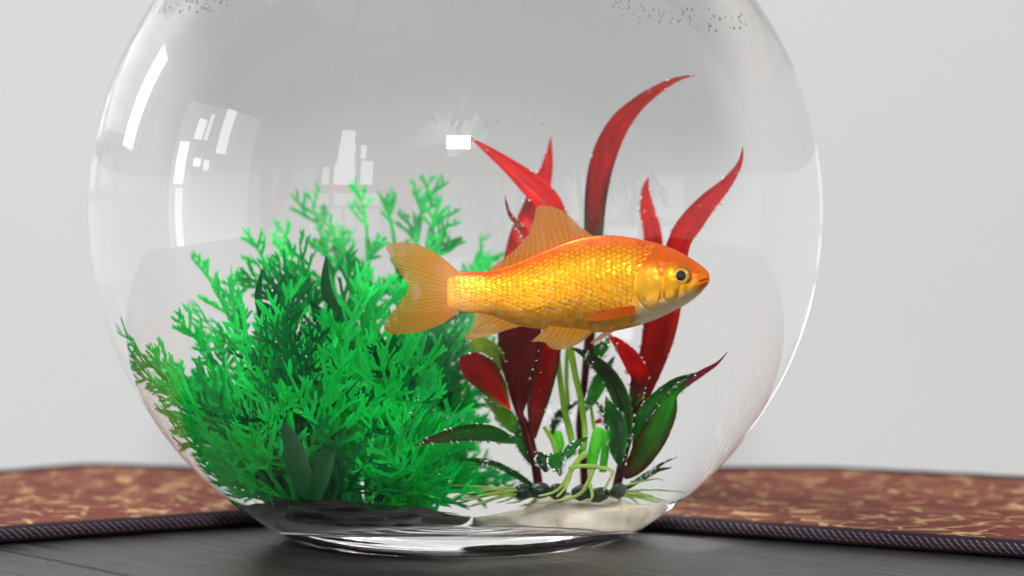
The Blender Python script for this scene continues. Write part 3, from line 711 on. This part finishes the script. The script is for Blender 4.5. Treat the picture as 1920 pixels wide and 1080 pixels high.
for iu in range(NU + 1):
    f = iu / NU; x = 436 + (1785 - 436) * (f if f < 0.93 else f)
    # closer rings at both blunt ends
    a, b, wd = station(x); m, hh = (a + b) / 2, (b - a) / 2
    for iv in range(2 * NV):
        ph = math.pi * iv / NV                              # 0 top, pi bottom; front half first
        cth, sth = math.cos(ph), math.sin(ph)
        y = m - hh * cth * (1 if True else 0)
        out = wd * (1 - abs(cth) ** 2.2) ** 0.62 * (1 if iv <= NV else -1)
        col = fish_col(x, y)
        h = 0
        v = (y - a) / max(1, b - a)
        amp = sm(445, 480, x) * (1 - sm(-14, 4, x - GILL(y))) * sm(0.015, 0.10, v) * (1 - 0.65 * sm(0.62, 0.95, v))
        if amp > 0.01:
            warp = (y - m) / hh
            h, key, dx, dy = scale_h(x + 14 * warp * warp, y)
            if key:
                tx, ty, tr = stilt[key]
                h = h * 1.7 + (tx * dx + ty * dy) * (0.55 + 0.35 * sm(.1, .2, v) * (1 - sm(.45, .6, v)))
                k = 0.80 + 0.30 * tr
                col = tuple(min(1, q * k) for q in col)
                q2 = (dx / 0.55 + 0.1) ** 2 + (dy / 0.42) ** 2; cen = max(0, 1 - q2)
                col = lerp3(col, (1.0, 0.60, 0.012), 0.7 * cen * sm(0.06, 0.14, v) * (1 - sm(.55, .9, v))); col = lerp3(col, ORG, 0.40 * sm(0.9, 1.8, q2) * (1 - 0.6 * sm(.4, .7, v)))
            h *= amp
        # folds of the head: brow, mouth line, cheek
        if x > 1400:
            h += 2.2 * noise.noise(Vector((x / 45, y / 45, 7))) * sm(1400, 1450, x)
            h -= 5 * math.exp(-((y - (452 + 0.25 * (1783 - x))) / 5) ** 2) * sm(1728, 1745, x)
        p = fishpt(x, y, 0); on = out + (h if out >= 0 else -h) * min(1, sth * 3)
        vs.append(Vector((p.x, YF - on * ZM, p.z + 0))); cs.append(col)
W2 = 2 * NV
for iu in range(NU):
    for iv in range(W2):
        jv = (iv + 1) % W2; fs.append((iu * W2 + iv, iu * W2 + jv, (iu + 1) * W2 + jv, (iu + 1) * W2 + iv))
fs.append(tuple(range(W2 - 1, -1, -1))); fs.append(tuple(NU * W2 + k for k in range(W2)))
m_fish, nt, bs, out_ = new_mat("fish_skin")
at = N(nt, 'ShaderNodeAttribute', attribute_name="tint"); nt.links.new(at.outputs['Color'], bs.inputs['Base Color'])
bs.inputs['Metallic'].default_value = 0.62; bs.inputs['Roughness'].default_value = 0.23; bs.inputs['Specular IOR Level'].default_value = 0.25; bs.inputs['Coat Weight'].default_value = 0.16; bs.inputs['Coat Roughness'].default_value = 0.16
mesh_obj("body", vs, fs, m_fish, fish, True, cs)

# gill cover and cheek plates, domed plates laid on the head
def plate(name, cx, cyy, rx, ry, rot, lift, colf, n=48, front=0.9):
    vs, fs, cs = [], [], []; rings = 14
    for r in range(rings + 1):
        q = r / rings
        for k in range(n):
            a = 2 * math.pi * k / n; ex, ey = rx * math.cos(a), ry * math.sin(a)
            if ex > 0: ex *= front
            x = cx + q * (ex * math.cos(rot) - ey * math.sin(rot)); y = cyy + q * (ex * math.sin(rot) + ey * math.cos(rot))
            o = surf_out(x, y) + (lift * (1 - q ** 4) - (1.2 if r == rings else 0)) + 0.8 * noise.noise(Vector((x / 25, y / 25, 2)))
            vs.append(fishpt(x, y, o)); cs.append(colf(x, y))
    for r in range(rings):
        for k in range(n): fs.append((r * n + k, r * n + (k + 1) % n, (r + 1) * n + (k + 1) % n, (r + 1) * n + k))
    return mesh_obj(name, vs, fs, m_fish, fish, True, cs)
SILV = (0.93, 0.70, 0.20)
plate("gill_cover", 1502, 482, 104, 136, -0.06, 2.6, front=0.38, colf=lambda x, y: lerp3(lerp3(ORG, (0.98, 0.47, 0.02), sm(345, 430, y)), PALE, 0.45 * sm(530, 620, y)))
plate("cheek_plate", 1592, 468, 48, 116, 0.08, 3.5, front=1.0, colf=lambda x, y: lerp3(lerp3(ORG, GLD, sm(360, 420, y)), PALE, 0.6 * sm(510, 590, y)))
# eyes
m_pup, nt, bs, _ = new_mat("pupil"); bs.inputs['Base Color'].default_value = (0.002, 0.002, 0.002, 1); bs.inputs['Roughness'].default_value = 0.05
m_iris, nt, bs, _ = new_mat("iris"); at = N(nt, 'ShaderNodeAttribute', attribute_name="tint"); nt.links.new(at.outputs['Color'], bs.inputs['Base Color']); bs.inputs['Metallic'].default_value = 0.25; bs.inputs['Roughness'].default_value = 0.2
for s in (1, -1):
    ex, ey = 1643, 433; so = surf_out(ex, ey)
    def dome(rad0, rad1, h0, h1, n=36, rings=8, colf=None, dx=0):
        vs, fs, cs = [], [], []
        for r in range(rings + 1):
            q = r / rings; rad = rad0 + (rad1 - rad0) * q; hh = h0 + (h1 - h0) * (q * q)
            for k in range(n):
                a = 2 * math.pi * k / n; p = fishpt(ex + dx + rad * math.cos(a), ey + rad * math.sin(a), (so + hh))
                if s < 0: p.y = 2 * YF - p.y
                vs.append(p); cs.append(colf(q) if colf else (1, 1, 1))
        for r in range(rings):
            for k in range(n): fs.append((r * n + k, r * n + (k + 1) % n, (r + 1) * n + (k + 1) % n, (r + 1) * n + k))
        return vs, fs, cs
    v_, f_, c_ = dome(0.1, 58, 6, -9, colf=lambda q: lerp3((0.80, 0.32, 0.01), lerp3((0.22, 0.07, 0.01), ORG, sm(.84, 1, q)), sm(.66, .86, q)))
    eye = mesh_obj("eye", v_, f_, m_iris, fish, True, c_)
    v_, f_, c_ = dome(22, 40, 9.0, 6.8, colf=lambda q: lerp3((0.90, 0.55, 0.12), (0.80, 0.34, 0.01), q))
    i_ = mesh_obj("iris", v_, f_, m_iris, eye, True, c_)
    v_, f_, c_ = dome(0.1, 29, 15, 7.5)
    i_ = mesh_obj("pupil", v_, f_, m_pup, eye, True, c_)

# fins
m_fin, nt, bs, out_ = new_mat("fin_membrane")
at = N(nt, 'ShaderNodeAttribute', attribute_name="tint"); nt.links.new(at.outputs['Color'], bs.inputs['Base Color'])
bs.inputs['Roughness'].default_value = 0.4; bs.inputs['Specular IOR Level'].default_value = 0.15
tl = N(nt, 'ShaderNodeBsdfTranslucent'); nt.links.new(at.outputs['Color'], tl.inputs['Color'])
tp = N(nt, 'ShaderNodeBsdfTransparent'); m1 = N(nt, 'ShaderNodeMixShader'); m1.inputs[0].default_value = 0.45; m2 = N(nt, 'ShaderNodeMixShader')
al = N(nt, 'ShaderNodeAttribute', attribute_name="clear"); nt.links.new(al.outputs['Fac'], m2.inputs[0])
nt.links.new(bs.outputs[0], m1.inputs[1]); nt.links.new(tl.outputs[0], m1.inputs[2]); nt.links.new(m1.outputs[0], m2.inputs[1]); nt.links.new(tp.outputs[0], m2.inputs[2]); nt.links.new(m2.outputs[0], out_.inputs['Surface'])
def fin(name, B, E, rays, c0, c1, o0=0, o1=0, bulge=(0, 0), wave=2.0, clear=(0.05, 0.4), flip=False, ns=26):
    nt_ = rays * 6
    Bq = spline(B, nt_ + 1); Eq = spline(E, nt_ + 1); vs, fs, cs, cl = [], [], [], []
    for layer in (1, -1):
        for i in range(nt_ + 1):
            t = i / nt_
            rayc = 0.5 + 0.5 * math.cos(2 * math.pi * i / 6)
            fork = 0.5 + 0.5 * math.cos(4 * math.pi * i / 6)
            for j in range(ns + 1):
                s = j / ns
                bu = bulge[0] * (1 - t) + bulge[1] * t
                x = Bq[i][0] + (Eq[i][0] - Bq[i][0]) * s; y = Bq[i][1] + (Eq[i][1] - Bq[i][1]) * s + bu * 4 * s * (1 - s) * (abs(2 * t - 1))
                x += 4 * noise.noise(Vector((t * 40, 3, 0))) * s ** 6; y += 4 * noise.noise(Vector((t * 40, 9, 0))) * s ** 6
                ridge = (rayc * (1 - s) + fork * s)
                o = o0 + (o1 - o0) * s + wave * 4 * noise.noise(Vector((t * 2.2, s * 1.5, len(name)))) * s
                th = (0.5 + 1.5 * ridge * (1 - 0.75 * s)) * layer
                p = fishpt(x, y, 0); oo = o + th
                if flip: oo = -o + th
                vs.append(Vector((p.x, YF - oo * ZM, p.z)))
                c = lerp3(c0, c1, s ** 1.3); c = tuple(q * (0.84 + 0.22 * ridge) for q in c); cs.append(c)
                cl.append(max(0, min(1, (clear[0] + (clear[1] - clear[0]) * s) * (1.25 - 0.6 * ridge))))
    S = ns + 1; off = (nt_ + 1) * S
    for i in range(nt_):
        for j in range(ns):
            a = i * S + j; fs.append((a, a + 1, a + S + 1, a + S)); a += off; fs.append((a, a + S, a + S + 1, a + 1))
        a = i * S + ns; fs.append((a, a + off, a + S + off, a + S))
    for j in range(ns):
        a = j; fs.append((a, a + off, a + off + 1, a + 1)); a = nt_ * S + j; fs.append((a, a + 1, a + off + 1, a + off))
    o = mesh_obj(name, vs, fs, m_fin, fish, True, cs)
    at_ = o.data.attributes.new("clear", 'FLOAT', 'POINT'); at_.data.foreach_set("value", cl)
    return o
FO = (0.82, 0.28, 0.006); FT = (0.72, 0.38, 0.06); FP = (0.86, 0.50, 0.16)
fin("tail_fin", [(505, 425), (468, 445), (452, 500), (450, 550), (462, 590), (500, 612)], [(195, 257), (135, 266), (122, 290), (150, 345), (195, 420), (232, 490), (205, 550), (160, 610), (112, 680), (118, 715), (160, 733), (215, 728)], 22, (0.90, 0.36, 0.008), FT, 0, 4, (-42, 30), 3.0, (0.06, 0.52))
fin("dorsal_fin", [(640, 416), (760, 384), (880, 332), (1000, 278), (1090, 246), (1185, 230)], [(640, 408), (690, 366), (775, 305), (848, 225), (880, 145), (893, 85), (925, 68), (1000, 84), (1062, 122), (1120, 178), (1183, 224)], 18, FO, (0.76, 0.34, 0.05), 0, 2, (0, 0), 1.5, (0.06, 0.45))
fin("anal_fin", [(590, 616), (680, 632), (760, 664), (815, 686)], [(572, 632), (572, 665), (550, 715), (523, 745), (560, 757), (640, 745), (735, 712), (820, 690)], 9, (0.90, 0.42, 0.03), FP, 0, 4, (0, 0), 1.5, (0.08, 0.52))
fin("pelvic_fin", [(960, 690), (1040, 700), (1110, 706), (1170, 712)], [(868, 772), (935, 776), (965, 803), (1005, 815), (1060, 805), (1112, 775), (1172, 722)], 9, (0.92, 0.48, 0.04), FP, 26, 38, (0, 0), 2.0, (0.05, 0.5))
fin("pelvic_fin", [(990, 690), (1070, 700), (1140, 706), (1180, 708)], [(890, 766), (950, 770), (985, 792), (1025, 800), (1080, 790), (1130, 765), (1180, 722)], 9, (0.92, 0.48, 0.04), FP, 26, 44, (0, 0), 2.0, (0.05, 0.5), True)
fin("pectoral_fin", [(1404, 592), (1410, 604), (1406, 618), (1400, 628)], [(1160, 650), (1150, 658), (1160, 664), (1200, 668)], 6, (0.95, 0.20, 0.003), (0.95, 0.32, 0.01), 72, 84, (-10, 8), 1.0, (0.0, 0.15))
fin("pectoral_fin", [(1270, 690), (1290, 695), (1305, 700), (1310, 705)], [(1165, 772), (1180, 778), (1210, 765), (1262, 728)], 5, (0.9, 0.6, 0.3), FP, 50, 60, (0, 0), 1.0, (0.1, 0.45), True)

# ------------------------------------------------------------------ air bubbles clinging to the leaves and to the glass
m_bub = glass_mat("air_in_water", 1 / 1.33)
rb_ = random.Random(21); vs, fs = [], []
def bubble(p, r):
    b = len(vs); S, Q = 10, 6
    for i in range(Q + 1):
        th = math.pi * i / Q
        for k in range(S):
            a = 2 * math.pi * k / S; vs.append(p + Vector((math.sin(th) * math.cos(a), math.sin(th) * math.sin(a), math.cos(th))) * r)
    for i in range(Q):
        for k in range(S): fs.append((b + i * S + k, b + (i + 1) * S + k, b + (i + 1) * S + (k + 1) % S, b + i * S + (k + 1) % S))
pick = rb_.sample(anchor, min(len(anchor), 950))
for p in pick: bubble(safe(p, 0.962), rb_.uniform(0.0002, 0.00042))
for i in range(136):            # on the inside of the glass near the waterline
    if i < 60: px, py = rb_.uniform(250, 430), rb_.uniform(-6, 22)
    elif i < 130: px = rb_.uniform(1140, 1400); py = (px - 1140) * 0.16 + rb_.gauss(6, 12)
    else: px, py = rb_.uniform(860, 1050), rb_.uniform(205, 240)
    d = ray(px, py); t = hit(CAM, d, R)
    if t is None: continue
    p = CAM + d * t; d2 = refr(d, (p - CB).normalized(), 1 / 1.5); t = hit(p, d2, RI)
    if t is None: continue
    p = p + d2 * t; r = rb_.uniform(0.0002, 0.0005); p = CB + (p - CB).normalized() * (RI - r * 1.05)
    bubble(p, r)
props(mesh_obj("air_bubbles", vs, fs, m_bub), "tiny clear air bubbles clinging to the leaves and the glass", "bubbles", kind="stuff")

# the lamp's light reaches the things in the water through the glass
bowl.cycles.is_caustics_caster = True; wo.cycles.is_caustics_caster = True
for o in sc.objects:
    if o.type == 'MESH' and o.name.split('.')[0] not in ("fish_bowl", "water", "air_bubbles", "woven_field", "binding", "stitching"): o.cycles.is_caustics_receiver = True
